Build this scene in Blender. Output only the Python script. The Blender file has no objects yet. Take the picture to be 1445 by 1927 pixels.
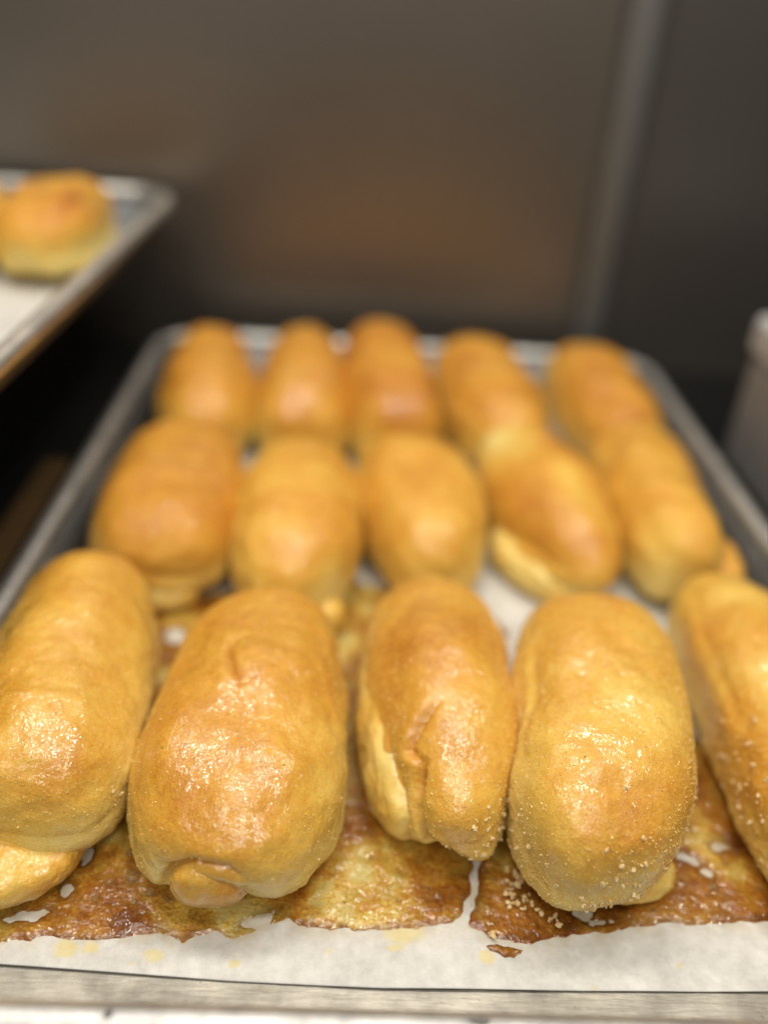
import bpy, math, random
import numpy as np
from mathutils import Matrix, Vector

# ------------------------------------------------------------------ camera, world, lamps, exposure
scene = bpy.context.scene
col = scene.collection

CAM_LOC = (-0.03206, -0.10633, 0.22921)
YAW, PITCH, ROLL = -0.04588, 0.54360, 0.07414
cam_data = bpy.data.cameras.new("camera")
cam = bpy.data.objects.new("camera", cam_data)
col.objects.link(cam)
_F = Vector((-math.sin(YAW) * math.cos(PITCH), math.cos(YAW) * math.cos(PITCH), -math.sin(PITCH)))
_R = Vector((math.cos(YAW), math.sin(YAW), 0.0))
_U = _R.cross(_F)
_R2 = _R * math.cos(ROLL) + _U * math.sin(ROLL)
_U2 = _U * math.cos(ROLL) - _R * math.sin(ROLL)
cam.matrix_world = Matrix(((_R2.x, _U2.x, -_F.x, CAM_LOC[0]),
                           (_R2.y, _U2.y, -_F.y, CAM_LOC[1]),
                           (_R2.z, _U2.z, -_F.z, CAM_LOC[2]),
                           (0, 0, 0, 1)))
cam_data.sensor_fit = 'VERTICAL'
cam_data.sensor_height = 24.0
cam_data.lens = 24.0 * 1638.3 / 1927.0
cam_data.clip_start = 0.01
cam_data.clip_end = 20.0
cam_data.dof.use_dof = True
cam_data.dof.focus_distance = 0.240
cam_data.dof.aperture_fstop = 1.75
cam_data.dof.aperture_blades = 0
scene.camera = cam

world = bpy.data.worlds.new("World")
scene.world = world
world.use_nodes = True
_bg = world.node_tree.nodes["Background"]
_bg.inputs[0].default_value = (0.085, 0.080, 0.072, 1)
_bg.inputs[1].default_value = 1.0


def area_lamp(name, loc, target, sx, sy, power, colour):
    d = bpy.data.lights.new(name, 'AREA')
    d.shape = 'RECTANGLE'
    d.size, d.size_y = sx, sy
    d.energy = power
    d.color = colour
    o = bpy.data.objects.new(name, d)
    col.objects.link(o)
    o.location = loc
    o.rotation_euler = (Vector(target) - Vector(loc)).to_track_quat('-Z', 'Y').to_euler()
    return o


WARM = (1.0, 0.945, 0.85)
# LED panels over the display, and added fill spots on the customer side
for _x, _y, _p in ((-0.36, 0.24, 1.5), (-0.04, 0.26, 1.9), (0.28, 0.24, 1.6), (-0.20, -0.14, 1.5), (0.16, -0.14, 1.5)):
    area_lamp("led_panel", (_x, _y, 0.80), (_x * 0.6, 0.16, 0.0), 0.17, 0.08, _p, WARM)
for _k in range(8):
    area_lamp("fill_spot", (-0.56 + 0.16 * _k, -0.74 - 0.20 * (_k % 2), 1.15), (0.0, 0.15, 0.0), 0.10, 0.10, 1.0, WARM)

scene.view_settings.view_transform = 'Standard'
scene.view_settings.look = 'None'
scene.view_settings.exposure = -0.03
scene.view_settings.gamma = 1.0
scene.view_settings.use_curve_mapping = False
scene.cycles.use_denoising = True
scene.cycles.max_bounces = 8
scene.cycles.transparent_max_bounces = 12

# ------------------------------------------------------------------ numpy noise


def _hash(ix, iy, iz, seed):
    h = (ix.astype(np.int64) * 374761393 + iy.astype(np.int64) * 668265263 + iz.astype(np.int64) * 2147483647
         + seed * 1274126177) & 0xFFFFFFFF
    h = ((h ^ (h >> 13)) * 1274126177) & 0xFFFFFFFF
    h = ((h ^ (h >> 16)) * 2246822519) & 0xFFFFFFFF
    return ((h ^ (h >> 15)) & 0xFFFFFF).astype(np.float64) / float(0xFFFFFF) * 2 - 1


def vnoise(p, size, seed=0):
    q = p / size
    i = np.floor(q)
    f = q - i
    u = f * f * f * (f * (f * 6 - 15) + 10)
    i = i.astype(np.int64)
    r = 0
    for dx in (0, 1):
        for dy in (0, 1):
            for dz in (0, 1):
                w = (u[:, 0] if dx else 1 - u[:, 0]) * (u[:, 1] if dy else 1 - u[:, 1]) * (u[:, 2] if dz else 1 - u[:, 2])
                r = r + w * _hash(i[:, 0] + dx, i[:, 1] + dy, i[:, 2] + dz, seed)
    return r


def fbm(p, size, octaves=3, seed=0, gain=0.5):
    r, a = 0, 1.0
    for k in range(octaves):
        r = r + a * vnoise(p + 17.3 * k, size / 2 ** k, seed + 31 * k)
        a *= gain
    return r


# ------------------------------------------------------------------ mesh helpers


def build_mesh(name, verts, faces, mat=None, smooth=True, attrs=None):
    me = bpy.data.meshes.new(name)
    verts = np.asarray(verts, dtype=np.float32)
    if isinstance(faces, np.ndarray):
        n, k = faces.shape
        me.vertices.add(len(verts))
        me.vertices.foreach_set("co", verts.ravel())
        me.loops.add(n * k)
        me.loops.foreach_set("vertex_index", faces.astype(np.int32).ravel())
        me.polygons.add(n)
        me.polygons.foreach_set("loop_start", np.arange(0, n * k, k, dtype=np.int32))
        me.update(calc_edges=True)
        me.validate()
    else:
        me.from_pydata([tuple(map(float, v)) for v in verts], [], faces)
        me.update()
    if attrs:
        for an, av in attrs.items():
            if len(av) == len(me.vertices):
                a = me.attributes.new(an, 'FLOAT', 'POINT')
                a.data.foreach_set("value", np.asarray(av, dtype=np.float32))
    me.polygons.foreach_set("use_smooth", np.full(len(me.polygons), smooth, dtype=bool))
    if mat:
        me.materials.append(mat)
    return me


def link(name, me, parent=None):
    o = bpy.data.objects.new(name, me)
    col.objects.link(o)
    if parent is not None:
        o.parent = parent
    return o


def tag(o, label=None, category=None, group=None, kind=None):
    if label:
        o["label"] = label
    if category:
        o["category"] = category
    if group:
        o["group"] = group
    if kind:
        o["kind"] = kind
    return o


def empty(name, loc=(0, 0, 0), rz=0.0):
    o = bpy.data.objects.new(name, None)
    o.empty_display_size = 0.01
    col.objects.link(o)
    o.location = loc
    o.rotation_euler = (0, 0, rz)
    return o


_cs_cache = {}


def cube_sphere(n):
    """Unit directions on an even grid, with quads; shared verts merged."""
    if n in _cs_cache:
        return _cs_cache[n]
    g = np.tan(np.linspace(-1, 1, n + 1) * math.pi / 4)
    idx, verts, faces = {}, [], []
    a, b = np.meshgrid(np.arange(n + 1), np.arange(n + 1), indexing='ij')
    one = np.full(a.shape, 0)
    P, Fc = [], []
    off = 0
    quad = np.arange((n + 1) ** 2).reshape(n + 1, n + 1)
    q = np.stack([quad[:-1, :-1], quad[1:, :-1], quad[1:, 1:], quad[:-1, 1:]], -1).reshape(-1, 4)
    for ax in range(3):
        for s in (-1, 1):
            p = np.zeros(a.shape + (3,))
            p[..., ax] = s
            p[..., (ax + 1) % 3] = g[a]
            p[..., (ax + 2) % 3] = g[b]
            P.append(p.reshape(-1, 3))
            Fc.append((q if s > 0 else q[:, ::-1]) + off)
            off += (n + 1) ** 2
    P = np.concatenate(P)
    Fc = np.concatenate(Fc)
    P /= np.linalg.norm(P, axis=1)[:, None]
    key = np.round(P, 6)
    _, first, inv = np.unique(key, axis=0, return_index=True, return_inverse=True)
    inv = inv.ravel()
    _cs_cache[n] = (P[first], inv[Fc])
    return _cs_cache[n]


def vertex_normals(v, f):
    fn = np.cross(v[f[:, 2]] - v[f[:, 0]], v[f[:, 3]] - v[f[:, 1]])
    n = np.zeros_like(v)
    for k in range(4):
        np.add.at(n, f[:, k], fn)
    l = np.linalg.norm(n, axis=1)
    return n / np.maximum(l, 1e-12)[:, None]


# ------------------------------------------------------------------ materials


class NT:
    def __init__(self, name):
        self.m = bpy.data.materials.new(name)
        self.m.use_nodes = True
        self.t = self.m.node_tree
        self.b = self.t.nodes["Principled BSDF"]
        self.out = self.t.nodes["Material Output"]

    def n(self, typ, **kw):
        nd = self.t.nodes.new(typ)
        for k, v in kw.items():
            setattr(nd, k, v)
        return nd

    def l(self, a, b):
        self.t.links.new(a, b)

    def put(self, sock, v):
        if hasattr(v, "links") or isinstance(v, bpy.types.NodeSocket):
            self.l(v, sock)
        else:
            sock.default_value = v

    def math(self, op, a, b=0.0, c=0.0, clamp=False):
        nd = self.n("ShaderNodeMath", operation=op, use_clamp=clamp)
        for i, v in enumerate((a, b, c)):
            self.put(nd.inputs[i], v)
        return nd.outputs[0]

    def attr(self, name):
        return self.n("ShaderNodeAttribute", attribute_name=name).outputs["Fac"]

    def coords(self, seeded=True):
        tc = self.n("ShaderNodeTexCoord").outputs["Object"]
        if not seeded:
            return tc
        oi = self.n("ShaderNodeObjectInfo").outputs["Random"]
        v = self.n("ShaderNodeVectorMath", operation='ADD')
        self.l(tc, v.inputs[0])
        s = self.math('MULTIPLY', oi, 3.7)
        cx = self.n("ShaderNodeCombineXYZ")
        self.l(s, cx.inputs[0])
        self.l(self.math('MULTIPLY', oi, 1.3), cx.inputs[1])
        self.l(cx.outputs[0], v.inputs[1])
        return v.outputs[0]

    def noise(self, vec, scale, detail=3.0, rough=0.55, dist=0.0):
        nd = self.n("ShaderNodeTexNoise")
        self.l(vec, nd.inputs["Vector"])
        nd.inputs["Scale"].default_value = scale
        nd.inputs["Detail"].default_value = detail
        nd.inputs["Roughness"].default_value = rough
        nd.inputs["Distortion"].default_value = dist
        return nd.outputs["Fac"]

    def voronoi(self, vec, scale, feature='F1', rnd=1.0):
        nd = self.n("ShaderNodeTexVoronoi", feature=feature)
        self.l(vec, nd.inputs["Vector"])
        nd.inputs["Scale"].default_value = scale
        nd.inputs["Randomness"].default_value = rnd
        return nd

    def ramp(self, fac, stops):
        nd = self.n("ShaderNodeValToRGB")
        self.put(nd.inputs[0], fac)
        el = nd.color_ramp.elements
        while len(el) < len(stops):
            el.new(0.5)
        for e, (p, c) in zip(el, stops):
            e.position = p
            e.color = (c[0], c[1], c[2], 1) if len(c) == 3 else c
        return nd.outputs[0]

    def rng(self, v, a, b, c=0.0, d=1.0):
        nd = self.n("ShaderNodeMapRange")
        self.put(nd.inputs[0], v)
        for i, x in enumerate((a, b, c, d)):
            self.put(nd.inputs[i + 1], x)
        return nd.outputs[0]

    def mix(self, fac, a, b, blend='MIX'):
        nd = self.n("ShaderNodeMix", data_type='RGBA', blend_type=blend)
        self.put(nd.inputs[0], fac)
        for s, v in ((nd.inputs[6], a), (nd.inputs[7], b)):
            if isinstance(v, tuple):
                s.default_value = v if len(v) == 4 else (*v, 1)
            else:
                self.l(v, s)
        return nd.outputs[2]

    def bump(self, h, dist, strength=1.0, normal=None):
        nd = self.n("ShaderNodeBump")
        nd.inputs["Strength"].default_value = strength
        nd.inputs["Distance"].default_value = dist
        self.l(h, nd.inputs["Height"])
        if normal is not None:
            self.l(normal, nd.inputs["Normal"])
        return nd.outputs[0]


def crust_material():
    m = NT("bread_crust")
    c = m.coords()
    bake, gloss = m.attr("bake"), m.attr("gloss")
    big = m.noise(c, 70, 4, 0.6, 0.4)
    mid = m.noise(c, 330, 4, 0.65)
    fine = m.noise(c, 1150, 3, 0.65)
    v = m.math('ADD', bake, m.math('MULTIPLY', m.math('SUBTRACT', big, 0.5), 0.38))
    v = m.math('ADD', v, m.math('MULTIPLY', m.math('SUBTRACT', mid, 0.5), 0.36))
    v = m.math('ADD', v, m.math('MULTIPLY', m.math('SUBTRACT', fine, 0.5), 0.55), clamp=True)
    colr = m.ramp(v, [(0.0, (0.82, 0.64, 0.21)), (0.28, (0.75, 0.475, 0.085)), (0.55, (0.66, 0.32, 0.037)),
                      (0.80, (0.49, 0.185, 0.018)), (1.0, (0.28, 0.085, 0.010))])
    # dark flecks of spice in the dough
    vo = m.voronoi(c, 210)
    fleck = m.math('MULTIPLY', m.math('LESS_THAN', vo.outputs["Distance"], 0.07),
                   m.math('GREATER_THAN', m.n("ShaderNodeSeparateColor").outputs[0], 0.95))
    sep = [n for n in m.t.nodes if n.bl_idname == "ShaderNodeSeparateColor"][0]
    m.l(vo.outputs["Color"], sep.inputs[0])
    colr = m.mix(m.math('MULTIPLY', fleck, 0.75), colr, (0.07, 0.025, 0.008))
    m.l(colr, m.b.inputs["Base Color"])
    m.b.inputs["Subsurface Weight"].default_value = 0.12
    m.b.inputs["Subsurface Radius"].default_value = (1.0, 0.45, 0.15)
    m.b.inputs["Subsurface Scale"].default_value = 0.003
    # relief: fine dough skin with sugar grain, under an uneven wrinkled glaze
    h = m.math('ADD', m.noise(c, 1300, 3, 0.6), m.math('MULTIPLY', m.noise(c, 420, 4, 0.6), 0.9))
    m.l(m.bump(h, 0.00026, 0.85), m.b.inputs["Normal"])
    wet = m.noise(c, 120, 4, 0.62, 0.6)
    glz = m.math('MULTIPLY', gloss, m.rng(wet, 0.30, 0.50), clamp=True)
    m.l(m.rng(glz, 0, 1, 0.58, 0.34), m.b.inputs["Roughness"])
    m.l(m.rng(glz, 0.0, 1.0, 0.05, 1.0), m.b.inputs["Coat Weight"])
    m.l(m.rng(mid, 0.3, 0.7, 0.02, 0.10), m.b.inputs["Coat Roughness"])
    m.b.inputs["Coat IOR"].default_value = 1.6
    wr = m.rng(m.noise(c, 75, 2, 0.5), 0.36, 0.62, 0.35, 1.15)          # wrinkled here, smooth there
    hc = m.math('ADD', m.noise(c, 380, 2.5, 0.5, 0.8), m.math('MULTIPLY', m.noise(c, 1000, 1.5, 0.5), 0.22))
    m.l(m.bump(m.math('MULTIPLY', hc, wr), 0.00075, 1.0), m.b.inputs["Coat Normal"])
    m.b.inputs["Specular IOR Level"].default_value = 0.45
    return m.m


def crumb_material(name, c0, c1, rough=0.6):
    m = NT(name)
    c = m.coords()
    m.l(m.ramp(m.noise(c, 500, 2), [(0.3, c0), (0.7, c1)]), m.b.inputs["Base Color"])
    m.b.inputs["Roughness"].default_value = rough
    m.b.inputs["Subsurface Weight"].default_value = 0.0
    return m.m


def syrup_material():
    m = NT("baked_syrup")
    c = m.coords(False)
    burn, thick = m.attr("burn"), m.attr("thick")
    n1 = m.noise(c, 150, 5, 0.68, 0.5)
    n2 = m.noise(c, 950, 4, 0.7)
    v = m.math('ADD', burn, m.math('MULTIPLY', m.math('SUBTRACT', n1, 0.5), 1.0))
    v = m.math('ADD', v, m.math('MULTIPLY', m.math('SUBTRACT', n2, 0.5), 1.25), clamp=True)
    colr = m.ramp(v, [(0.0, (0.68, 0.56, 0.20)), (0.25, (0.58, 0.37, 0.06)), (0.5, (0.42, 0.185, 0.022)),
                      (0.75, (0.30, 0.105, 0.011)), (1.0, (0.15, 0.042, 0.005))])
    m.b.inputs["Specular IOR Level"].default_value = 0.15
    m.l(colr, m.b.inputs["Base Color"])
    m.l(m.rng(n2, 0.35, 0.65, 0.22, 0.40), m.b.inputs["Roughness"])
    h = m.math('ADD', m.noise(c, 620, 3, 0.6, 0.3), m.math('MULTIPLY', m.voronoi(c, 800).outputs["Distance"], 0.6))
    m.l(m.bump(h, 0.0006, 0.9), m.b.inputs["Normal"])
    hs = m.math('ADD', m.noise(c, 430, 2.5, 0.5, 0.6), m.math('MULTIPLY', m.voronoi(c, 260).outputs["Distance"], 0.5))
    wet_n = m.bump(hs, 0.0007, 1.0)
    # where the film is thin the light passes through to the paper, tinted amber
    tr = m.n("ShaderNodeBsdfTransparent")
    m.l(m.mix(v, (0.96, 0.82, 0.44), (0.66, 0.32, 0.08)), tr.inputs[0])
    mx = m.n("ShaderNodeMixShader")
    fac = m.math('ADD', m.rng(thick, 0.05, 0.85, 0.12, 0.92), m.math('MULTIPLY', m.math('SUBTRACT', n1, 0.5), 1.0), clamp=True)
    m.l(fac, mx.inputs[0])
    m.l(tr.outputs[0], mx.inputs[1])
    m.l(m.b.outputs[0], mx.inputs[2])
    gl = m.n("ShaderNodeBsdfGlossy")
    gl.inputs["Roughness"].default_value = 0.07
    m.l(wet_n, gl.inputs["Normal"])
    fr = m.n("ShaderNodeFresnel")
    fr.inputs["IOR"].default_value = 1.65
    m.l(wet_n, fr.inputs["Normal"])
    top = m.n("ShaderNodeMixShader")
    m.l(fr.outputs[0], top.inputs[0])
    m.l(mx.outputs[0], top.inputs[1])
    m.l(gl.outputs[0], top.inputs[2])
    m.l(top.outputs[0], m.out.inputs[0])
    return m.m


def paper_material():
    m = NT("parchment")
    c = m.coords(False)
    cl = m.noise(c, 45, 4, 0.6)
    fib = m.noise(c, 260, 4, 0.7)
    v = m.math('ADD', m.math('MULTIPLY', cl, 0.5), m.math('MULTIPLY', fib, 0.5))
    base = m.ramp(v, [(0.34, (0.47, 0.46, 0.43)), (0.64, (0.69, 0.68, 0.65))])
    g = m.attr("grease")
    gm = m.math('ADD', g, m.math('MULTIPLY', m.math('SUBTRACT', m.noise(c, 420, 3, 0.6), 0.5), 0.9))
    gm = m.math('MULTIPLY', m.rng(gm, 0.42, 0.72), m.rng(g, 0.02, 0.2), clamp=True)
    oil = m.math('MULTIPLY', m.attr("oil"), m.rng(m.noise(c, 160, 3, 0.6), 0.35, 0.6), clamp=True)
    base = m.mix(m.math('MULTIPLY', oil, 0.75), base, (0.47, 0.40, 0.26))
    m.l(m.mix(m.math('MULTIPLY', gm, 0.5), base, (0.66, 0.52, 0.10)), m.b.inputs["Base Color"])
    m.l(m.rng(fib, 0.3, 0.7, 0.42, 0.6), m.b.inputs["Roughness"])
    m.l(m.bump(m.math('ADD', fib, cl), 0.0003, 0.6), m.b.inputs["Normal"])
    return m.m


def metal_material(name, base, r0, r1, dirt=0.3):
    m = NT(name)
    c = m.coords(False)
    st = m.n("ShaderNodeMapping")
    m.l(c, st.inputs[0])
    st.inputs["Scale"].default_value = (0.12, 1.0, 1.0)
    scr = m.noise(st.outputs[0], 900, 3, 0.6)
    blot = m.noise(c, 60, 5, 0.65)
    spk = m.rng(m.noise(c, 420, 3, 0.7), 0.66, 0.76)
    b2 = tuple(x * 0.55 for x in base)
    cc = m.mix(m.rng(blot, 0.35, 0.7), base, b2)
    cc = m.mix(m.math('MULTIPLY', spk, dirt), cc, (0.06, 0.05, 0.03))
    m.l(cc, m.b.inputs["Base Color"])
    m.b.inputs["Metallic"].default_value = 1.0
    m.l(m.rng(m.math('ADD', m.math('MULTIPLY', scr, 0.5), m.math('MULTIPLY', blot, 0.5)), 0.3, 0.7, r0, r1), m.b.inputs["Roughness"])
    m.l(m.bump(m.math('ADD', scr, m.math('MULTIPLY', blot, 2.0)), 0.0002, 0.5), m.b.inputs["Normal"])
    return m.m


def plain_material(name, c0, c1, rough, metallic=0.0, scale=60, spec=0.5):
    m = NT(name)
    c = m.coords(False)
    m.l(m.mix(m.noise(c, scale, 4, 0.6), c0, c1), m.b.inputs["Base Color"])
    m.b.inputs["Roughness"].default_value = rough
    m.b.inputs["Metallic"].default_value = metallic
    m.b.inputs["Specular IOR Level"].default_value = spec
    m.l(m.bump(m.noise(c, scale * 6, 3, 0.6), 0.0002, 0.3), m.b.inputs["Normal"])
    return m.m


CRUST = crust_material()
CRUMB = crumb_material("toasted_crumb", (0.70, 0.48, 0.20), (0.82, 0.66, 0.38))
GRAIN = crumb_material("sugar_grain", (0.66, 0.39, 0.095), (0.80, 0.57, 0.22), 0.3)
SYRUP = syrup_material()
PAPER = paper_material()
_bm = NT("syrup_bubble")
_bm.b.inputs["Base Color"].default_value = (0.85, 0.66, 0.30, 1)
_bm.b.inputs["Roughness"].default_value = 0.04
_bm.b.inputs["Transmission Weight"].default_value = 0.85
_bm.b.inputs["IOR"].default_value = 1.35
BUBBLE = _bm.m
ALU = metal_material("worn_shaded_aluminium", (0.215, 0.22, 0.222), 0.45, 0.62, 0.5)  # worn wall metal, base darkened to stand for dark reflections
ALU_FLOOR = metal_material("stained_aluminium", (0.50, 0.47, 0.41), 0.45, 0.62, 0.7)
ALU_LIT = metal_material("lit_aluminium", (0.90, 0.88, 0.84), 0.35, 0.55, 0.2)  # same metal with a lighter base, so the raised rim looks lit
ALU_RIM = metal_material("lit_rim_aluminium", (0.72, 0.715, 0.70), 0.46, 0.60, 0.4)  # rim base lightened to imitate the sheen of the lamps overhead
BRONZE = plain_material("brushed_bronze_steel", (0.215, 0.188, 0.160), (0.26, 0.228, 0.196), 0.38, 0.88, 8)
POST = plain_material("satin_steel", (0.205, 0.20, 0.19), (0.235, 0.23, 0.22), 0.48, 0.85, 8)
DARKPANEL = plain_material("dark_steel", (0.125, 0.112, 0.102), (0.16, 0.145, 0.135), 0.42, 0.80, 8)
BLACK = plain_material("black_laminate", (0.006, 0.006, 0.006), (0.010, 0.010, 0.010), 0.4, 0.0, 30, 0.2)
BROWN = plain_material("plain_brown", (0.07, 0.040, 0.014), (0.11, 0.062, 0.022), 0.5, 0.0, 40)  # even brown tone for the narrow strip by the pan
BIN = plain_material("grey_steel", (0.34, 0.32, 0.31), (0.42, 0.40, 0.39), 0.45, 0.5, 20)
BINRIM = plain_material("bright_steel", (0.62, 0.62, 0.62), (0.68, 0.68, 0.68), 0.5, 0.4, 20)
SCUFF = plain_material("scuff_grime", (0.07, 0.065, 0.06), (0.16, 0.15, 0.14), 0.6, 0.0, 300)


# ------------------------------------------------------------------ setting: counter, back panels


def box_mesh(name, lo, hi, mat, bevel=0.0):
    x0, y0, z0 = lo
    x1, y1, z1 = hi
    import bmesh
    bm = bmesh.new()
    vs = [bm.verts.new(p) for p in ((x0, y0, z0), (x1, y0, z0), (x1, y1, z0), (x0, y1, z0),
                                    (x0, y0, z1), (x1, y0, z1), (x1, y1, z1), (x0, y1, z1))]
    for f in ((3, 2, 1, 0), (4, 5, 6, 7), (0, 1, 5, 4), (1, 2, 6, 5), (2, 3, 7, 6), (3, 0, 4, 7)):
        bm.faces.new([vs[i] for i in f])
    if bevel:
        bmesh.ops.bevel(bm, geom=bm.edges[:], offset=bevel, segments=3, affect='EDGES', profile=0.5)
    me = bpy.data.meshes.new(name)
    bm.to_mesh(me)
    bm.free()
    me.materials.append(mat)
    return me


BACK_Y = 0.497
tag(link("counter", box_mesh("counter", (-0.75, -0.30, -0.045), (0.75, BACK_Y + 0.03, -0.0035), BLACK)),
    "black laminate counter top under the pans", "counter", kind="structure")
tag(link("back_wall", box_mesh("back_wall", (-0.75, BACK_Y, -0.0033), (0.118, BACK_Y + 0.012, 0.62), BRONZE)),
    "brownish brushed steel back panel reflecting the rolls", "wall", kind="structure")
tag(link("side_wall", box_mesh("side_wall", (0.1465, BACK_Y + 0.002, -0.0033), (0.75, BACK_Y + 0.014, 0.62), DARKPANEL)),
    "dark steel back panel behind the grey bin", "wall", kind="structure")
tag(link("corner_post", box_mesh("corner_post", (0.1185, BACK_Y - 0.006, -0.0033), (0.146, BACK_Y + 0.012, 0.62), POST, 0.0085)),
    "upright satin steel post between the back panels", "post", kind="structure")

# ------------------------------------------------------------------ sheet pans


def ring(hx, hy, r, z, k=10, s=14):
    pts = []
    for cx, cy, a0 in ((1, 1, 0), (-1, 1, 90), (-1, -1, 180), (1, -1, 270)):
        for i in range(k + 1):
            a = math.radians(a0 + 90 * i / k)
            pts.append((cx * (hx - r) + r * math.cos(a), cy * (hy - r) + r * math.sin(a)))
    out = []
    n = len(pts)
    for i in range(n):
        a, b = pts[i], pts[(i + 1) % n]
        out.append(a)
        if (i + 1) % (k + 1) == 0:
            for j in range(1, s):
                t = j / s
                out.append((a[0] + (b[0] - a[0]) * t, a[1] + (b[1] - a[1]) * t))
    return np.array([(x, y, z) for x, y in out])


def sweep(profile, closed=False):
    """profile: list of (half width, half depth, corner radius, z)"""
    rings = [ring(*p) for p in profile]
    n = len(rings[0])
    V = np.concatenate(rings)
    F = []
    m = len(rings)
    for i in range(m if closed else m - 1):
        j = (i + 1) % m
        a = np.arange(n)
        b = (a + 1) % n
        F.append(np.stack([i * n + a, i * n + b, j * n + b, j * n + a], -1))
    return V, np.concatenate(F)


PX, PY = 0.1650, 0.2285
FX, FY = 0.1450, 0.2085           # pan floor half sizes


def make_pan(name):
    root = empty(name)
    # floor: a sheet 0.9 mm thick
    top = ring(FX + 0.0005, FY + 0.0005, 0.012, 0.0)
    n = len(top)
    V = np.concatenate([top, top + [0, 0, -0.0009]])
    F = [list(range(n)), list(range(2 * n - 1, n - 1, -1))] + [[i, n + i, n + (i + 1) % n, (i + 1) % n] for i in range(n)]
    link("pan_floor", build_mesh("pan_floor", V, F, ALU_FLOOR, False), root)
    prof = []
    for t in np.linspace(0, 1, 7):
        a = t * math.radians(64)
        prof.append((FX + 0.005 * math.sin(a), FY + 0.005 * math.sin(a), 0.012 + 0.005 * math.sin(a), 0.005 * (1 - math.cos(a)) + 0.0001))
    prof.append((FX + 0.0125, FY + 0.0125, 0.022, 0.0215))
    prof.append((FX + 0.0132, FY + 0.0132, 0.0227, 0.0213))
    prof += [(p[0] + 0.0009, p[1] + 0.0009, p[2] + 0.0009, p[3] - 0.0008) for p in prof[6::-1]]
    V, F = sweep(prof)
    link("pan_wall", build_mesh("pan_wall", V, F, ALU), root)
    prof = []
    for a in np.linspace(0, 2 * math.pi, 21)[:-1]:
        o = 0.0044 * math.cos(a)
        prof.append((PX - 0.0044 + o, PY - 0.0044 + o, 0.028 + o, 0.0212 + 0.0038 * math.sin(a)))
    V, F = sweep(prof, True)
    link("rolled_rim", build_mesh("rolled_rim", V, F, ALU_RIM), root)
    return root


pan = make_pan("sheet_pan")
pan.location = (0, PY, 0)
tag(pan, "worn aluminium sheet pan on the counter holding fifteen glazed rolls", "pan", "sheet pans")
rim = [c for c in pan.children if c.name.startswith("rolled_rim")][0]

upper = pan.copy()
col.objects.link(upper)
for ch in list(pan.children):
    c2 = ch.copy()
    col.objects.link(c2)
    c2.parent = upper
    if not ch.name.startswith("pan_wall"):
        c2.material_slots[0].link = 'OBJECT'
        c2.material_slots[0].material = ALU_LIT
upper.location = (-0.3165, 0.2445, 0.0870)
upper.rotation_euler = (0, 0, -0.02)
tag(upper, "raised aluminium sheet pan at upper left, cut off by the photo edge", "pan", "sheet pans")

# scuffs on the near rim
for (x, y, rx, ry) in ((-0.0812, 0.0046, 0.0011, 0.0014), (0.0040, 0.0050, 0.0028, 0.0009)):
    n = 20
    V, rs = [(x, y - PY, 0)], random.Random(int(rx * 1e5))
    for i in range(n):
        a = 2 * math.pi * i / n
        k = 0.7 + 0.5 * rs.random()
        V.append((x + rx * k * math.cos(a), y - PY + ry * k * math.sin(a), 0))
    V = [(vx, vy, 0.0212 + 0.0038 * math.sqrt(max(0, 1 - ((vy + PY - 0.0044) / 0.0044) ** 2)) + 0.00006) for vx, vy, _ in V]
    s = link("scuff_mark", build_mesh("scuff_mark", V, [[0, i + 1, (i + 1) % n + 1] for i in range(n)], SCUFF), rim)

tag(link("display_riser", box_mesh("display_riser", (-0.49, 0.02, -0.0033), (-0.215, 0.46, 0.0858), BLACK, 0.004)),
    "black riser block under the raised pan", "riser")
tag(link("brown_strip", box_mesh("brown_strip", (-0.1945, -0.02, -0.0033), (-0.1805, 0.305, 0.0035), BROWN, 0.0015)),
    "narrow brown strip on the counter beside the pan", "strip")

b = empty("steel_bin", (0.190, 0.272, -0.0033))
tag(b, "tapered grey steel bin with bright rim at the right photo edge", "bin")
link("bin_body", box_mesh("bin_body", (0.0, 0.0, 0.0), (0.13, 0.090, 0.067), BIN, 0.006), b)
link("bin_rim", box_mesh("bin_rim", (-0.002, -0.002, 0.0675), (0.132, 0.092, 0.090), BINRIM, 0.005), b)

# ------------------------------------------------------------------ parchment sheets


def paper_z(x, y):
    p = np.stack([x, y, np.zeros_like(x)], -1)
    return 0.0007 + 0.00035 * vnoise(p, 0.05, 5) + 0.00018 * vnoise(p, 0.018, 6)


GREASE = [(-0.1026, 0.0344, .0035), (-0.0960, 0.0350, .002), (-0.0789, 0.0336, .0026), (-0.0572, 0.0318, .0018),
          (-0.0108, 0.0424, .005), (-0.0139, 0.0376, .0018), (0.0119, 0.0358, .0024), (0.0397, 0.0281, .0012),
          (-0.032, 0.036, .0012), (0.066, 0.035, .001), (-0.085, 0.031, .0010)]


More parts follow.
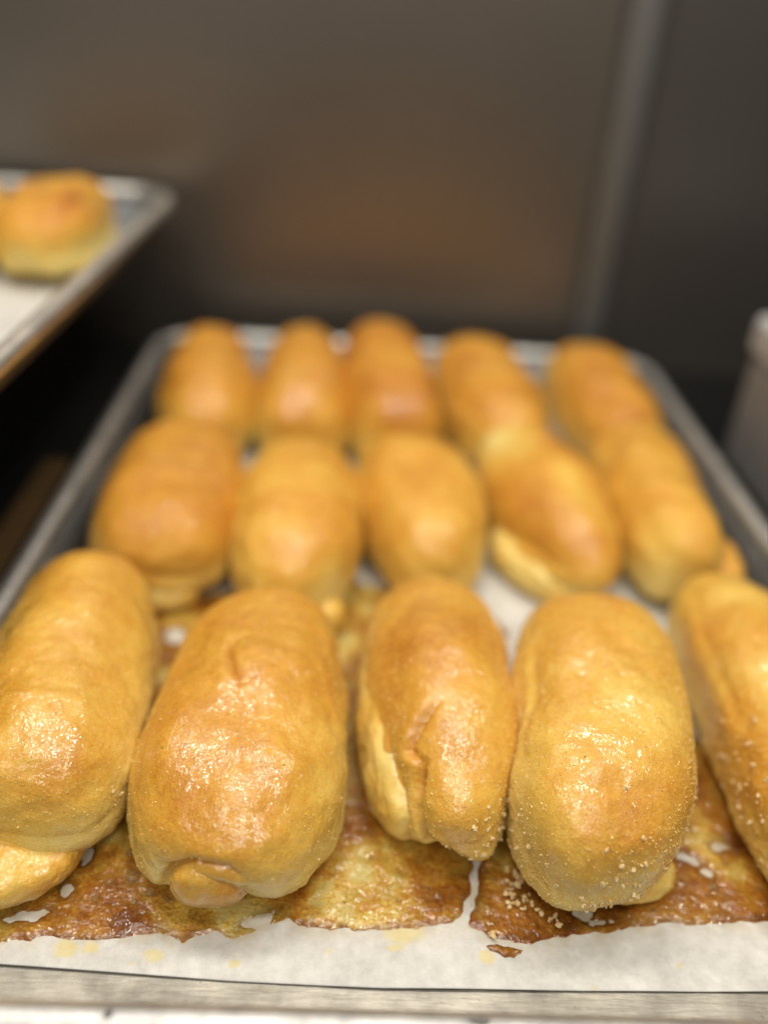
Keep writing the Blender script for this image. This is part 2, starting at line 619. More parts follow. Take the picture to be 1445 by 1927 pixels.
def make_paper(name, x0, x1, y0, y1, step, front=None, climb=None):
    nx, ny = int((x1 - x0) / step), int((y1 - y0) / step)
    u, v = np.meshgrid(np.linspace(0, 1, nx + 1), np.linspace(0, 1, ny + 1), indexing='ij')
    X = x0 + (x1 - x0) * u
    yf = np.interp(X, [p[0] for p in front], [p[1] for p in front]) if front else np.full_like(X, y0)
    Y = yf + (y1 - yf) * v ** 1.15
    x, y = X.ravel(), Y.ravel()
    z = paper_z(x, y)
    d = y - yf.ravel()
    z = z + 0.0002 * np.exp(-(d / 0.004) ** 2) * (0.6 + 0.5 * np.sin(x * 55 + 1.0))   # the near edge lifts off the metal
    if climb is not None:
        z = z + np.clip(x - climb, 0, None) * 1.75
    g = np.zeros_like(x)
    for gx, gy, gr in GREASE:
        g = np.maximum(g, np.exp(-(((x - gx) / (gr * 1.3)) ** 2 + ((y - gy) / gr) ** 2)))
    q = np.arange((nx + 1) * (ny + 1)).reshape(nx + 1, ny + 1)
    F = np.stack([q[:-1, :-1], q[1:, :-1], q[1:, 1:], q[:-1, 1:]], -1).reshape(-1, 4)
    V = np.stack([x, y, z], -1)
    n = len(V)
    e = np.concatenate([q[:, 0], q[-1, 1:], q[-2::-1, -1], q[0, -2:0:-1]])
    S = np.stack([e, e + n, np.roll(e, -1) + n, np.roll(e, -1)], -1)
    V2 = np.concatenate([V, V - [0, 0, 0.00012]])
    F2 = np.concatenate([F, F[:, ::-1] + n, S])
    return build_mesh(name, V2, F2, PAPER, True, {"grease": np.concatenate([g, g])})


paper = link("parchment_sheet", make_paper("parchment_sheet", -0.1385, 0.1420, 0.027, 0.425, 0.0018,
             [(-0.15, 0.0310), (-0.119, 0.0297), (-0.06, 0.0272), (-0.017, 0.0262), (0.03, 0.0270), (0.09, 0.0284), (0.15, 0.029)]))
tag(paper, "white baking parchment under the glazed rolls in the large pan", "parchment", "parchment sheets")
paper2 = link("parchment_sheet", make_paper("parchment_sheet", -0.450, -0.1630, 0.05, 0.449, 0.003, climb=-0.1725))
paper2.location = (0, 0, 0.0872)
tag(paper2, "bright white baking parchment in the raised pan at upper left", "parchment", "parchment sheets")

# ------------------------------------------------------------------ rolls


def polyline_field(V, pts):
    """distance to a polyline (m), position along it 0..1, and nearest point + tangent"""
    P = np.asarray(pts, float) * 0.001
    seg = np.linalg.norm(np.diff(P, axis=0), axis=1)
    cum = np.r_[0, np.cumsum(seg)]
    best = np.full(len(V), 1e9)
    tt = np.zeros(len(V))
    near = np.zeros_like(V)
    tan = np.zeros_like(V)
    for i in range(len(P) - 1):
        d = P[i + 1] - P[i]
        t = np.clip(((V - P[i]) @ d) / (d @ d), 0, 1)
        c = P[i] + t[:, None] * d
        r = np.linalg.norm(V - c, axis=1)
        m = r < best
        best[m] = r[m]
        tt[m] = (cum[i] + t[m] * seg[i]) / cum[-1]
        near[m] = c[m]
        tan[m] = d / np.linalg.norm(d)
    return best, tt, near, tan


ICO = None


def ico():
    p = (1 + 5 ** 0.5) / 2
    v = np.array([(-1, p, 0), (1, p, 0), (-1, -p, 0), (1, -p, 0), (0, -1, p), (0, 1, p), (0, -1, -p), (0, 1, -p),
                  (p, 0, -1), (p, 0, 1), (-p, 0, -1), (-p, 0, 1)], float) / math.sqrt(1 + p * p)
    f = np.array([(0, 11, 5), (0, 5, 1), (0, 1, 7), (0, 7, 10), (0, 10, 11), (1, 5, 9), (5, 11, 4), (11, 10, 2), (10, 7, 6),
                  (7, 1, 8), (3, 9, 4), (3, 4, 2), (3, 2, 6), (3, 6, 8), (3, 8, 9), (4, 9, 5), (2, 4, 11), (6, 2, 10),
                  (8, 6, 7), (9, 8, 1)])
    return v, f


def grains(name, centres, sizes, rng, mat, parent):
    v0, f0 = ico()
    n = len(centres)
    V = np.repeat(v0[None], n, 0) * rng.uniform(0.55, 1.3, (n, 12, 1))
    V *= rng.uniform(0.6, 1.4, (n, 1, 3))
    V = V * sizes[:, None, None] + centres[:, None, :]
    F = (f0[None] + 12 * np.arange(n)[:, None, None]).reshape(-1, 3)
    o = link(name, build_mesh(name, V.reshape(-1, 3), F, mat, False), parent)
    o["kind"] = "stuff"
    return o


def shape_body(D, q):
    cx, cy, l, w, h, a, n1, n2, tp = q
    n1 = np.where(D[:, 2] < 0, n1 + 1.1, n1)          # the underside settles flat on the paper
    c = (np.abs(D[:, 0]) ** n1 + np.abs(D[:, 2]) ** n1) ** (1 / n1)
    B = D / ((c ** n2 + np.abs(D[:, 1]) ** n2) ** (1 / n2))[:, None]
    X = B[:, 0] * w / 2 * (1 + tp * B[:, 1])
    Y = B[:, 1] * l / 2
    z = B[:, 2]
    Z = np.where(z > 0, z * 0.6 * h, z * 0.4 * h) + 0.4 * h
    return np.stack([X, Y, Z], -1), B


def finish_skin(V, F, seed, amp_big=0.0017, amp_mid=0.0004, amp_fine=0.00006):
    N = vertex_normals(V, F)
    P = V + seed * 0.377
    d = amp_big * fbm(P, 0.026, 2, seed) + amp_mid * fbm(P, 0.007, 2, seed + 3) + amp_fine * fbm(P, 0.0016, 2, seed + 7)
    torn = np.clip(np.abs(N[:, 0]) * 1.5 - 0.55, 0, 1) * np.clip(1.15 - V[:, 2] / 0.032, 0, 1)
    d = d + torn * (0.00035 * fbm(P, 0.0013, 2, seed + 9) + 0.0004 * fbm(P, 0.004, 2, seed + 10))
    return V + N * d[:, None], N


def bake_level(V, N, B_z, h, seed, tone, pale=()):
    P = V + seed * 0.377
    up = np.clip((V[:, 2] / h - 0.22) / 0.6, 0, 1)
    bk = 0.06 + 0.46 * up + 0.11 * fbm(P, 0.022, 3, seed + 11) + tone
    for (c, r, amt) in pale:
        d = np.linalg.norm((V - np.array(c) * 0.001) / (np.array(r) * 0.001), axis=1)
        bk = bk + amt * np.exp(-d ** 2)
    return np.clip(bk, 0, 1)


def make_roll(label, q, n=60, seed=1, tone=0.0, gloss=0.8, creases=(), bumps=(), pale=(), lobes=(), fine=0, crumbs=(),
              z0=0.0, crumb_n=0, group="glazed bread rolls in the large pan", shear=0.0):
    root = empty("bread_roll", (q[0], q[1], z0 + 0.0006), q[5])
    tag(root, label, "bread roll", group)
    D, F = cube_sphere(n)
    V, B = shape_body(D, q)
    if shear:
        V[:, 1] += shear * V[:, 0] * np.clip(-V[:, 1] / (q[2] / 2), 0, 1)
    rough_d = np.zeros(len(V))
    N = vertex_normals(V, F)
    crease_dark = np.zeros(len(V))
    for (c, r, amp) in bumps:                         # swellings (+) and dents (-), millimetres
        d = np.linalg.norm((V - np.array(c) * 0.001) / (np.array(r) * 0.001), axis=1)
        V = V + N * (amp * 0.001 * np.exp(-d ** 2))[:, None]
    N = vertex_normals(V, F)
    for cr in creases:
        pts, depth, width, lift = cr[:4]
        d, t, near, tan = polyline_field(V, pts)
        end = np.clip(np.minimum(t, 1 - t) * 5, 0, 1) ** 0.7
        side = np.einsum('ij,ij->i', np.cross(tan, N), V - near)
        w = width * 0.001
        disp = -depth * 0.001 * np.exp(-(d / w) ** 2)
        s = 1 / (1 + np.exp(-side / (0.35 * w)))
        disp = disp + lift * 0.001 * s * np.exp(-(d / (3.2 * w)) ** 2)
        V = V + N * (disp * end)[:, None]
        crease_dark += (0.22 if width < 2.1 else 0.0) * np.exp(-(d / (1.1 * w)) ** 2) * end  # tone goes darker along narrow creases
    V, N = finish_skin(V, F, seed)
    V[:, 2] = np.maximum(V[:, 2], 0.0002)
    bk = np.clip(bake_level(V, N, B[:, 2], q[4], seed, tone, pale) + crease_dark, 0, 1)
    gl = np.clip(gloss + 0.5 * fbm(V + seed, 0.03, 2, seed + 21), 0, 1) * np.clip(V[:, 2] / q[4] * 2.2, 0.25, 1)
    link("crust", build_mesh("crust", V, F, CRUST, True, {"bake": bk, "gloss": gl}), root)
    rng = np.random.default_rng(seed)
    for k, (c, r, rz, tn, nm) in enumerate(lobes):
        Dl, Fl = cube_sphere(max(18, n // 2))
        L = Dl / ((np.abs(Dl) ** 2.3).sum(1) ** (1 / 2.3))[:, None] * (np.array(r) * 0.001)
        ca, sa = math.cos(rz), math.sin(rz)
        L = np.stack([ca * L[:, 0] - sa * L[:, 1], sa * L[:, 0] + ca * L[:, 1], L[:, 2]], -1) + np.array(c) * 0.001
        L, Nl = finish_skin(L, Fl, seed + 50 + k, 0.0012, 0.0007)
        L[:, 2] = np.maximum(L[:, 2], 0.0003)
        b2 = np.clip(0.34 + tn + 0.16 * fbm(L + seed, 0.012, 3, seed + 5), 0, 1)
        o = link(nm, build_mesh(nm, L, Fl, CRUST, True, {"bake": b2, "gloss": np.full(len(L), gloss * 0.9)}), root)
    if fine:
        ok = np.where((V[:, 2] > 0.004) & (V[:, 1] < 0.045))[0]
        wgt = 0.8 + np.clip(np.abs(N[ok, 0]), 0, 1) ** 2 * 1.6 + 0.5 * (vnoise(V[ok], 0.012, seed) > 0.1)
        pick = rng.choice(ok, fine, p=wgt / wgt.sum())
        s = rng.uniform(0.00010, 0.00030, fine) 
        grains("sugar_grains", V[pick] + N[pick] * (s * 0.1)[:, None], s, rng, GRAIN, root)
    if crumbs:
        C, S = [], []
        for (c, r, m, s0, s1) in crumbs:
            d = np.linalg.norm((V - np.array(c) * 0.001) / (np.array(r) * 0.001), axis=1)
            w = np.exp(-d ** 2 * 1.5) * (V[:, 2] > 0.003)
            pk = rng.choice(len(V), m, p=w / w.sum())
            s = rng.uniform(s0, s1, m) * 0.001
            for j in range(3):                         # each crumb is a little clump of bits
                off = rng.normal(0, 0.55, (m, 3)) * s[:, None] * (j > 0)
                C.append(V[pk] + N[pk] * (s * 0.35)[:, None] + off)
                S.append(s * (1.0 if j == 0 else 0.65))
        grains("crumbs", np.concatenate(C), np.concatenate(S), rng, CRUMB, root)
    return root


NEAR_N, FAR_N = 118, 56

make_roll("glossy golden roll cut by the left photo edge, nearest row, flap folded beneath",
          (-0.1234, 0.113, 0.1179, 0.0563, 0.0487, 0.078, 1.9509, 3.2535, -0.139), NEAR_N, 3, 0.0, 0.85,
          creases=[([(-20, -54, 22), (-4, -58.5, 21), (8, -58, 20), (20, -52, 19), (26, -40, 18)], 1.0, 2.5, 0.6)],
          bumps=[((-5, -35, 46), (14, 14, 14), 1.2), ((10, 10, 46), (18, 20, 14), -1.0)],
          pale=[((22, -22, 22), (14, 26, 16), -0.34), ((0, -5, 46), (16, 22, 14), -0.14)],
          lobes=[((-9, -53, 9.5), (24, 20, 10.5), 0.0, 0.02, "dough_flap")], fine=3000,
          crumbs=[((22, -40, 22), (5, 6, 6), 6, 0.3, 0.6)])

make_roll("broad glazed roll, nearest row, with a rounded dough tip poking from its front",
          (-0.0605, 0.0997, 0.1194, 0.0648, 0.0482, -0.0236, 2.30, 2.60, -0.11), NEAR_N, 8, 0.07, 1.0,
          creases=[([(-5.8, 12, 47.7), (-7.0, 4, 47.8), (-4.4, -4.2, 48.0), (-0.5, -12, 48.0)], 1.3, 1.7, 0.5),
                   ([(-16, -54, 8), (-14.5, -56, 16), (-11.5, -57, 23), (-6, -57.5, 27.5), (2, -57.5, 27.5), (8, -56.5, 24)], 3.2, 1.7, 1.6),
                   ([(-17, -53, 26), (-16.5, -53, 18), (-16, -53, 8)], 1.0, 2.2, 0.4)],
          bumps=[((-3, -58, 15), (11, 10, 10), -7.0), ((14, -52, 18), (12, 10, 12), 1.2), ((10, -30, 44), (12, 12, 12), 0.8),
                 ((-10, -20, 46), (14, 10, 10), -0.6)],
          pale=[((28, -20, 24), (10, 26, 16), -0.26), ((-16, -54, 14), (5, 5, 10), -0.15)],
          lobes=[((-3, -55.0, 17.5), (10.8, 6.2, 8.8), 0.1, 0.10, "dough_tip")], fine=1500,
          crumbs=[((28, -28, 20), (6, 20, 10), 14, 0.2, 0.4)])

make_roll("narrow glazed roll with folded creased front and pale side flap, centre of nearest row",
          (0.0019, 0.1156, 0.1196, 0.0495, 0.0487, 0.0519, 2.3703, 2.2129, 0.1216), NEAR_N, 14, 0.05, 0.95,
          creases=[([(-5, -27, 46), (-11.0, -33, 41.5), (-14.8, -38, 36), (-11.4, -43, 36)], 2.4, 1.6, 1.8),
                   ([(-10.5, -42, 38), (-13.0, -47, 31.5), (-12.5, -51, 26.0), (-10, -55, 19), (-8, -57, 12)], 4.0, 1.8, 1.0),
                   ([(-19.5, -26, 33), (-18.5, -37, 26.7), (-16, -46, 19), (-13, -51, 10)], 1.8, 1.4, 0.8),
                   ([(-17.3, -34, 32.6), (-15.9, -43.5, 27.0), (-13.4, -50, 16)], 1.5, 1.1, 0.6),
                   ([(-10.4, -55, 18.0), (-5, -58, 15.0), (1, -59.5, 10), (3, -59, 4)], 4.5, 2.6, 0.3)],
          bumps=[((-2, -54, 29), (9, 9, 8), 4.0), ((-15, -49, 17), (5, 7, 9), 1.8), ((8, -56, 12), (6, 6, 10), 1.5), ((-5, -58, 7), (6.5, 8, 8), -7.0),
                 ((4, -10, 48), (16, 22, 12), 0.9)],
          pale=[((20, -40, 18), (9, 26, 14), -0.34), ((8, -25, 46), (12, 18, 12), -0.16), ((-6, 25, 46), (12, 14, 10), 0.10)],
          lobes=[((-16.5, -9, 14.5), (11.0, 41, 17), 0.04, -0.22, "side_flap")], fine=5000,
          crumbs=[((4, -56, 20), (11, 8, 14), 32, 0.25, 0.85), ((18, -45, 15), (6, 10, 12), 14, 0.22, 0.45)])

make_roll("blocky crumb-dusted roll, nearest row, beside the heap of pale crumbs",
          (0.0518, 0.1006, 0.1205, 0.0569, 0.0533, -0.1579, 2.8886, 2.75, 0.0298), NEAR_N, 21, -0.02, 0.62,
          creases=[([(-23, 20, 45), (-23.5, -10, 44), (-23, -30, 38), (-20.5, -46, 24), (-17, -52, 12)], 1.0, 2.2, 0.5),
                   ([(-9, -45, 45.2), (2.5, -45, 45.4), (13, -41, 45)], 0.8, 3.0, -0.3),
                   ([(-4, -59, 14), (6, -57, 13), (16, -51, 14), (24, -42, 16)], 1.4, 2.4, 0.3)],
          bumps=[((0, -52, 34), (18, 10, 14), 1.2), ((22, -46, 6), (12, 14, 12), -5.0), ((-8, -57, 12), (10, 8, 12), 1.0)],
          pale=[((-26, -10, 28), (7, 45, 20), -0.36), ((4, -12, 52), (16, 22, 10), -0.20), ((2, -50, 34), (18, 14, 16), 0.10),
                ((10, 40, 40), (20, 12, 16), 0.08)],
          lobes=[((13, -40, 6.5), (11, 8, 6), 0.42, -0.10, "dough_flap")], fine=9000, shear=0.20,
          crumbs=[((0, -57, 22), (20, 12, 18), 60, 0.22, 0.85), ((27, -35, 25), (5, 14, 12), 12, 0.22, 0.5),
                  ((-24, -46, 20), (6, 10, 14), 14, 0.2, 0.45)])

make_roll("crumb-dusted roll cut by the right photo edge, nearest row",
          (0.1188, 0.1127, 0.1471, 0.0485, 0.044, 0.0103, 2.2048, 3.3145, -0.0297), NEAR_N, 27, 0.0, 0.5,
          creases=[([(-15, 60, 34), (-19, 35, 34), (-20.5, 10, 33), (-21, -20, 31)], 0.7, 2.6, 0.6)],
          pale=[((-8, -15, 42), (10, 22, 10), -0.36), ((-4, 45, 42), (14, 18, 12), -0.18), ((-22, -30, 22), (8, 40, 14), 0.16)],
          fine=7000, crumbs=[((-22, -35, 20), (8, 36, 16), 46, 0.25, 0.9)])

ROWS = [
    # second row
    ("plump brown-topped roll, leftmost of the middle row, beside the pan's grey wall",
     (-0.1115, 0.2353, 0.1129, 0.061, 0.0461, 0.0392, 2.5298, 3.0251, -0.0214), 33, 0.14, 0.65,
     dict(creases=[([(-9, -55, 22), (2.5, -56.4, 19), (16.6, -53.4, 18)], 1.6, 3, 0.8)],
          lobes=[((2, -48, 8), (15, 10, 8), 0.0, -0.12, "dough_flap")], pale=[((26, -30, 14), (10, 22, 12), -0.22)])),
    ("yellowish roll, second from left in the middle row, behind the broad glazed roll",
     (-0.0555, 0.2229, 0.1133, 0.0559, 0.048, -0.0014, 2.3195, 2.4646, 0.0132), 38, 0.02, 0.6,
     dict(creases=[([(-22, -8, 38), (-8, -14, 46), (8, -12, 46), (22, -4, 38)], 1.0, 3, 0.8)],
          lobes=[((12, -47, 8), (11, 10, 8), 0.0, -0.1, "dough_flap")], pale=[((0, -45, 26), (24, 12, 18), -0.12)])),
    ("smooth golden roll, middle of the middle row, directly behind the creased narrow roll",
     (0.0003, 0.2398, 0.1089, 0.056, 0.0464, 0.126, 2.4184, 2.5992, 0.1129), 44, 0.03, 0.7,
     dict(creases=[([(-24, 8, 34), (-10, 2, 45), (10, 0, 45), (22, 6, 36)], 0.9, 3, 0.8)],
          pale=[((25, -15, 18), (9, 30, 14), -0.3), ((-25, 5, 24), (8, 22, 14), -0.2)])),
    ("roll with pale top and red-brown fold over a pale lower flap, middle row",
     (0.0598, 0.2528, 0.1281, 0.0533, 0.048, 0.2215, 2.1317, 1.9644, 0.0109), 49, 0.10, 0.4,
     dict(creases=[([(-24, -20, 20), (-19.5, -40, 22), (-9.6, -58, 22)], 2.5, 3, 2.2)],
          lobes=[((-14.5, -33, 10), (15, 27, 11), 0.32, -0.24, "dough_flap")],
          pale=[((-14, 36, 40), (14, 26, 18), -0.60), ((0, -20, 46), (8, 16, 9), -0.40), ((-14, -34, 28), (12, 20, 9), 0.35)])),
    ("ridged roll, rightmost of the middle row, with a small side fold by the rim",
     (0.1140, 0.2562, 0.1258, 0.0468, 0.047, -0.0327, 2.125, 3.7503, 0.1376), 55, 0.02, 0.35,
     dict(creases=[([(-20, 14, 34), (-8, 4, 45), (10, 4, 45), (20, 10, 36)], 2.4, 3, 2.0),
                   ([(-19, -24, 32), (-8, -34, 44), (8, -34, 44), (18, -28, 34)], 2.0, 3, 1.6)],
          lobes=[((20, -41, 13), (11, 19, 13), 0.0, 0.14, "dough_flap")],
          pale=[((-4, -54, 30), (16, 12, 14), -0.26), ((0, 52, 40), (20, 10, 14), 0.28)])),
    # far row
    ("small orange-brown roll, leftmost of the far row",
     (-0.1161, 0.3613, 0.1227, 0.0512, 0.05, 0.0986, 2.2114, 2.819, -0.0989), 61, 0.14, 0.6,
     dict(pale=[((26, -40, 14), (9, 26, 14), -0.25)])),
    ("orange-brown roll, second from left in the far row",
     (-0.063, 0.366, 0.126, 0.0495, 0.051, 0.0685, 2.2991, 2.996, -0.1009), 67, 0.14, 0.6,
     dict(pale=[((-24, -30, 16), (8, 30, 14), -0.2)])),
    ("tallest orange-brown roll, centre of the far row",
     (-0.0136, 0.3697, 0.1358, 0.0511, 0.0532, 0.1032, 2.4517, 3.3984, -0.0918), 73, 0.20, 0.6,
     dict(creases=[([(-22, -24, 34), (-8, -30, 48), (8, -30, 48), (20, -24, 38)], 1.4, 4, 1.0)])),
    ("golden roll, second from right in the far row",
     (0.0457, 0.3668, 0.1291, 0.0536, 0.0498, 0.1134, 2.3282, 3.1101, 0.0318), 79, 0.12, 0.45,
     dict(pale=[((-26, 10, 22), (8, 40, 18), -0.25)])),
    ("golden-brown roll, rightmost of the far row, by the pan's far corner",
     (0.1152, 0.3801, 0.1214, 0.0521, 0.0466, 0.1178, 2.1841, 2.7339, -0.0089), 85, 0.13, 0.4,
     dict(pale=[((0, -58, 26), (22, 12, 20), 0.28), ((-24, 20, 26), (8, 26, 14), -0.2)])),
]
for lab, q, sd_, tone, gl, kw in ROWS:
    make_roll(lab, q[:3] + (q[3] * 1.04,) + q[4:], FAR_N, sd_, tone, gl * 0.5, **kw)

make_roll("roll with dark ridge in the raised pan, beside its near rim",
          (-0.1945, 0.368, 0.1050, 0.0560, 0.0425, 0.10, 2.5, 2.5, 0.0), FAR_N, 91, 0.08, 0.4, z0=0.0878,
          creases=[([(20, 10, 36), (17, -20, 38), (10, -44, 34)], 1.5, 4, 1.2)],
          bumps=[((-8, -56, 6), (8, 10, 8), -7.0), ((12, -26, 36), (9, 16, 10), 2.0), ((-14, -20, 40), (10, 20, 10), 2.0), ((0, 0, 46), (7, 30, 9), -2.0)],
          pale=[((22, -24, 14), (12, 40, 12), -0.4), ((0, -56, 8), (26, 12, 10), -0.3), ((14, -20, 40), (6, 22, 8), 0.3)],
          group="rolls in the raised pan")
make_roll("roll in the raised pan mostly cut off by the left photo edge",
          (-0.2480, 0.362, 0.1120, 0.0520, 0.0440, 0.08, 2.2434, 2.2953, 0.0), FAR_N, 97, 0.0, 0.4, z0=0.0878,
          pale=[((22, -24, 14), (12, 40, 12), -0.3)], group="rolls in the raised pan")

# ------------------------------------------------------------------ baked syrup on the paper


def inside(poly, x, y):
    r = np.zeros(x.shape, bool)
    n = len(poly)
    for i in range(n):
        (x0, y0), (x1, y1) = poly[i], poly[(i + 1) % n]
        c = ((y0 > y) != (y1 > y)) & (x < (x1 - x0) * (y - y0) / ((y1 - y0) or 1e-12) + x0)
        r ^= c
    return r


def poly_dist(poly, x, y):
    best = np.full(x.shape, 1e9)
    n = len(poly)
    for i in range(n):
        a, b2 = np.array(poly[i]), np.array(poly[(i + 1) % n])
        d = b2 - a
        t = np.clip(((x - a[0]) * d[0] + (y - a[1]) * d[1]) / (d @ d + 1e-12), 0, 1)
        best = np.minimum(best, np.hypot(x - a[0] - t * d[0], y - a[1] - t * d[1]))
    return np.where(inside(poly, x, y), best, -best)


def make_syrup(name, poly, holes, blobs, step, seed, base_burn, max_t=0.00065):
    """poly in mm; a film whose top dips under the paper beyond its edge and in its holes"""
    P = np.array(poly)
    x0, y0 = P.min(0) - 2
    x1, y1 = P.max(0) + 2
    nx, ny = int((x1 - x0) / step), int((y1 - y0) / step)
    X, Y = np.meshgrid(np.linspace(x0, x1, nx + 1), np.linspace(y0, y1, ny + 1), indexing='ij')
    x, y = X.ravel(), Y.ravel()
    p3 = np.stack([x, y, np.zeros_like(x)], -1)
    d = poly_dist(poly, x, y) + 0.75 * fbm(p3, 4.0, 3, seed) + 0.12 * vnoise(p3, 0.9, seed + 2)
    for (hx, hy, rx, ry, rot) in holes:
        ca, sa = math.cos(rot), math.sin(rot)
        u, v = (ca * (x - hx) + sa * (y - hy)) / rx, (-sa * (x - hx) + ca * (y - hy)) / ry
        hd = (np.hypot(u, v) - 1) * min(rx, ry) + 0.55 * fbm(p3, 2.0, 2, seed + 9)
        d = np.minimum(d, hd)
    t = np.where(d > 0, 1 - np.exp(-d / 1.5), d * 0.7)
    t = t * (1 + 0.35 * fbm(p3, 6.0, 3, seed + 4))
    lumps = np.where(d > 0.3, 0.22 * fbm(p3, 2.2, 3, seed + 5), 0)
    z = paper_z(x * 0.001, y * 0.001) + np.clip(max_t * (t + lumps), -0.0006, None)
    burn = base_burn + 0.22 * np.exp(-np.clip(d, 0, None) / 2.2) + 0.30 * fbm(p3, 11.0, 3, seed + 6)
    for (bx, by, br, amt) in blobs:
        burn = burn + amt * np.exp(-((x - bx) ** 2 + (y - by) ** 2) / br ** 2)
    q = np.arange((nx + 1) * (ny + 1)).reshape(nx + 1, ny + 1)
    F = np.stack([q[:-1, :-1], q[1:, :-1], q[1:, 1:], q[:-1, 1:]], -1).reshape(-1, 4)
    keep = (d[F] > -0.6).any(1)
    F = F[keep]
    used = np.unique(F)
    remap = np.full(len(x), -1)
    remap[used] = np.arange(len(used))
    V = np.stack([x * 0.001, y * 0.001, z], -1)[used]
    return build_mesh(name, V, remap[F], SYRUP, True, {"burn": np.clip(burn, 0, 1)[used], "thick": np.clip(t, 0, 1.4)[used]})


LEFT = [(-137, 37), (-129.6, 36.6), (-120.9, 36.1), (-112.6, 36.7), (-109.7, 38.8), (-104.2, 37.4), (-95.4, 36.9), (-87.2, 38.4),
        (-78.7, 39.5), (-71.7, 37.4), (-69.3, 40.1), (-62.8, 40.4), (-58.1, 38.5), (-54.0, 40.6), (-49.9, 44.0), (-44.0, 45.4),
        (-37.8, 42.8), (-28.8, 42.6), (-16.8, 43.5), (-4.7, 43.9), (1.4, 45.0), (6.4, 49.3), (9.9, 57.2), (9.9, 62.7), (12.0, 70.4),
        (15.0, 78.5), (20, 100), (24, 150), (36, 178), (30, 190), (-5, 205), (-40, 212), (-90, 196), (-112, 188), (-125, 175), (-137, 150)]
RIGHT = [(19, 82), (16.0, 73), (13.8, 68.5), (11.6, 60.9), (10.4, 52.0), (8.3, 45.5), (13.2, 41.3), (25.2, 40.1), (33.1, 42.0),
         (37.3, 44.2), (45.7, 44.0), (57.3, 46.9), (67.0, 48.0), (79.6, 48.0), (96.8, 49.6), (109.2, 50.4), (125, 51), (136, 55),
         (136, 90), (118, 120), (98, 122), (80, 118), (40, 110)]
# oil from the syrup soaks a little way into the bare paper
_n = len(paper.data.vertices)
_co = np.empty(_n * 3, dtype=np.float32)
paper.data.vertices.foreach_get("co", _co)
_co = _co.reshape(-1, 3).astype(float) * 1000
_d = np.maximum(poly_dist(LEFT, _co[:, 0], _co[:, 1]), poly_dist(RIGHT, _co[:, 0], _co[:, 1]))
_at = paper.data.attributes.new("oil", 'FLOAT', 'POINT')
_at.data.foreach_set("value", np.exp(-np.clip(-_d, 0, None) / 2.4).astype(np.float32))

sy = link("baked_syrup", make_syrup("baked_syrup", LEFT,
          [(-105.1, 63.7, 1.7, 2.6, 0), (-107.9, 52.0, 1.6, 2.3, 0.2), (-116, 43.6, 5.0, 1.7, 0.2), (-52.6, 44.2, 4.6, 1.6, 0.45),
           (-99.4, 167.2, 4, 5, 0), (-62, 176, 5, 6, 0.3), (5, 176, 5, 5, 0)],
          [(-57.8, 47.0, 9, -0.75), (-23.1, 56.9, 12, -0.30), (-36, 52, 9, -0.25), (-95, 50, 13, 0.30), (-8, 62, 7, 0.25),
           (-86, 62, 6, -0.2), (-2, 47, 8, 0.15), (-100, 70, 6, -0.35), (-45, 195, 25, -0.4), (-110, 182, 14, 0.15)], 0.55, 5, 0.47))
SYR_LEFT = sy
tag(sy, "large sheet of baked brown and amber syrup around the three leftmost near rolls", "syrup", "baked syrup on the parchment")
sy = link("baked_syrup", make_syrup("baked_syrup", RIGHT,
          [(56.6, 56.1, 5.6, 2.2, 0.35), (42.0, 50.6, 2.8, 2.6, 0), (46.5, 47.6, 2.6, 1.0, 0.1), (78.2, 70.5, 3.2, 1.2, -0.5), (83.6, 65.0, 1.8, 1.4, 0),
           (90.6, 74.6, 2.6, 1.8, 0.3)],
          [(27, 57, 8, 0.35), (18, 68, 7, -0.45), (60, 60, 10, -0.20), (86, 72, 8, -0.28), (105, 68, 10, 0.32), (95, 95, 14, 0.05),
           (75, 52, 14, -0.05)], 0.5, 17, 0.55))
SYR_RIGHT = sy
tag(sy, "sheet of baked brown syrup with white gaps around the two rightmost near rolls", "syrup", "baked syrup on the parchment")


def bubbles(parent, spots):
    D, F = cube_sphere(8)
    for (bx, by, br) in spots:
        V = D * [br, br, br * 0.55]
        me = build_mesh("syrup_bubble", V * 0.001, F, BUBBLE)
        o = link("syrup_bubble", me, parent)
        o.location = (bx * 0.001, by * 0.001, 0.0013)


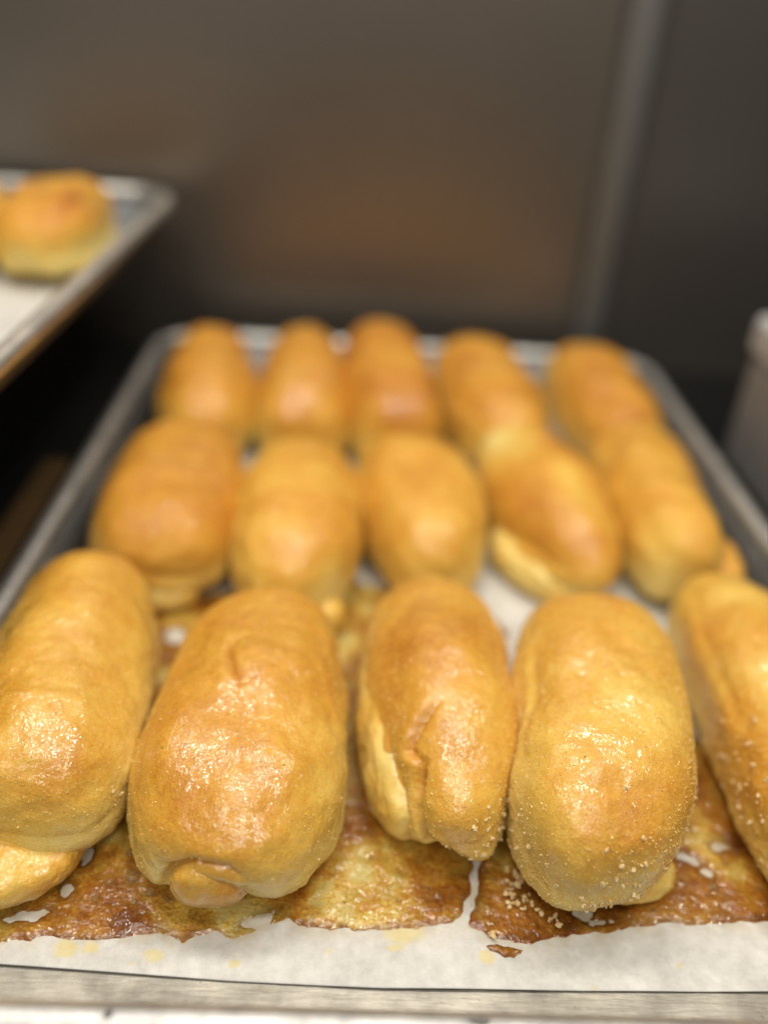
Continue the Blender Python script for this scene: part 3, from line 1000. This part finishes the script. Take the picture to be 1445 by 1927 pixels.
bubbles(SYR_LEFT, [(-90.1, 57.0, 2.3), (-96.5, 55.0, 1.2), (-84.0, 52.0, 1.5), (-88.0, 49.0, 1.0), (-99.0, 49.5, 1.1), (-93.0, 65.0, 1.3),
                   (-78.5, 50.0, 1.0), (-28.0, 50.5, 0.9), (-12.0, 52.0, 1.0), (-20, 66, 1.1), (-4, 56, 0.8)])
bubbles(SYR_RIGHT, [(83.6, 60.0, 1.2), (70.0, 60.5, 1.1), (90.0, 68.0, 1.3), (98.0, 60.0, 0.9), (63.0, 51.5, 0.9), (88.0, 53.0, 0.8), (16.5, 60.0, 0.9)])
sy = link("syrup_flake", make_syrup("syrup_flake", [(12.3, 39.0), (15.3, 39.4), (22.7, 38.2), (19.6, 36.4), (17.4, 35.4), (16.2, 35.6)],
          [], [], 0.2, 29, 0.6, 0.0007))
tag(sy, "small loose chip of brown syrup lying on the bare parchment", "syrup flake")

# ------------------------------------------------------------------ loose crumbs
rng = np.random.default_rng(12)
HEAP = [(21.1, 63.5), (23.4, 61.7), (25.2, 60.4), (23.2, 57.6), (19.6, 54.8), (19.8, 50.1), (21.5, 53.9), (25.0, 53.7), (26.8, 52.0),
        (28.0, 49.8), (24.5, 49.8), (33.0, 55.5), (31.4, 47.1), (33.2, 48.0), (33.4, 45.1), (14.2, 42.0), (24.5, 58.6), (26.4, 54.6),
        (21.0, 56.2), (22.4, 51.5), (29.2, 48.4), (20.4, 58.9)]
LONE = [(84.3, 80.4, "single pale crumb on the syrup near the blocky roll's right side"),
        (100.6, 78.2, "single pale crumb on dark syrup close to the rightmost near roll"),
        (77.1, 74.0, "single pale crumb at the blocky roll's lower right corner")]


def crumb_mesh(r, size):
    v0, f0 = ico()
    n = int(r.integers(3, 6))
    V, F = [], []
    for j in range(n):
        s = size * (1.0 if j == 0 else r.uniform(0.45, 0.8))
        c = r.normal(0, 0.75, 3) * size * (j > 0)
        c[2] = abs(c[2]) * 0.4
        V.append(v0 * r.uniform(0.55, 1.35, (12, 1)) * r.uniform(0.6, 1.3, (1, 3)) * s + c)
        F.append(f0 + 12 * j)
    return build_mesh("bread_crumb", np.concatenate(V), np.concatenate(F), CRUMB, False)


for x, y in HEAP:
    o = link("bread_crumb", crumb_mesh(rng, rng.uniform(0.0006, 0.0011)))
    o.location = (x * 0.001, y * 0.001, 0.0024)
    o.rotation_euler = (0, 0, rng.uniform(0, 6.28))
    tag(o, "pale crumb in the scatter on brown syrup before the blocky roll", "crumb", "pale crumbs scattered on the syrup")
for x, y, lab in LONE:
    o = link("bread_crumb", crumb_mesh(rng, 0.0007))
    o.location = (x * 0.001, y * 0.001, 0.0024)
    tag(o, lab, "crumb", "single crumbs on the syrup")
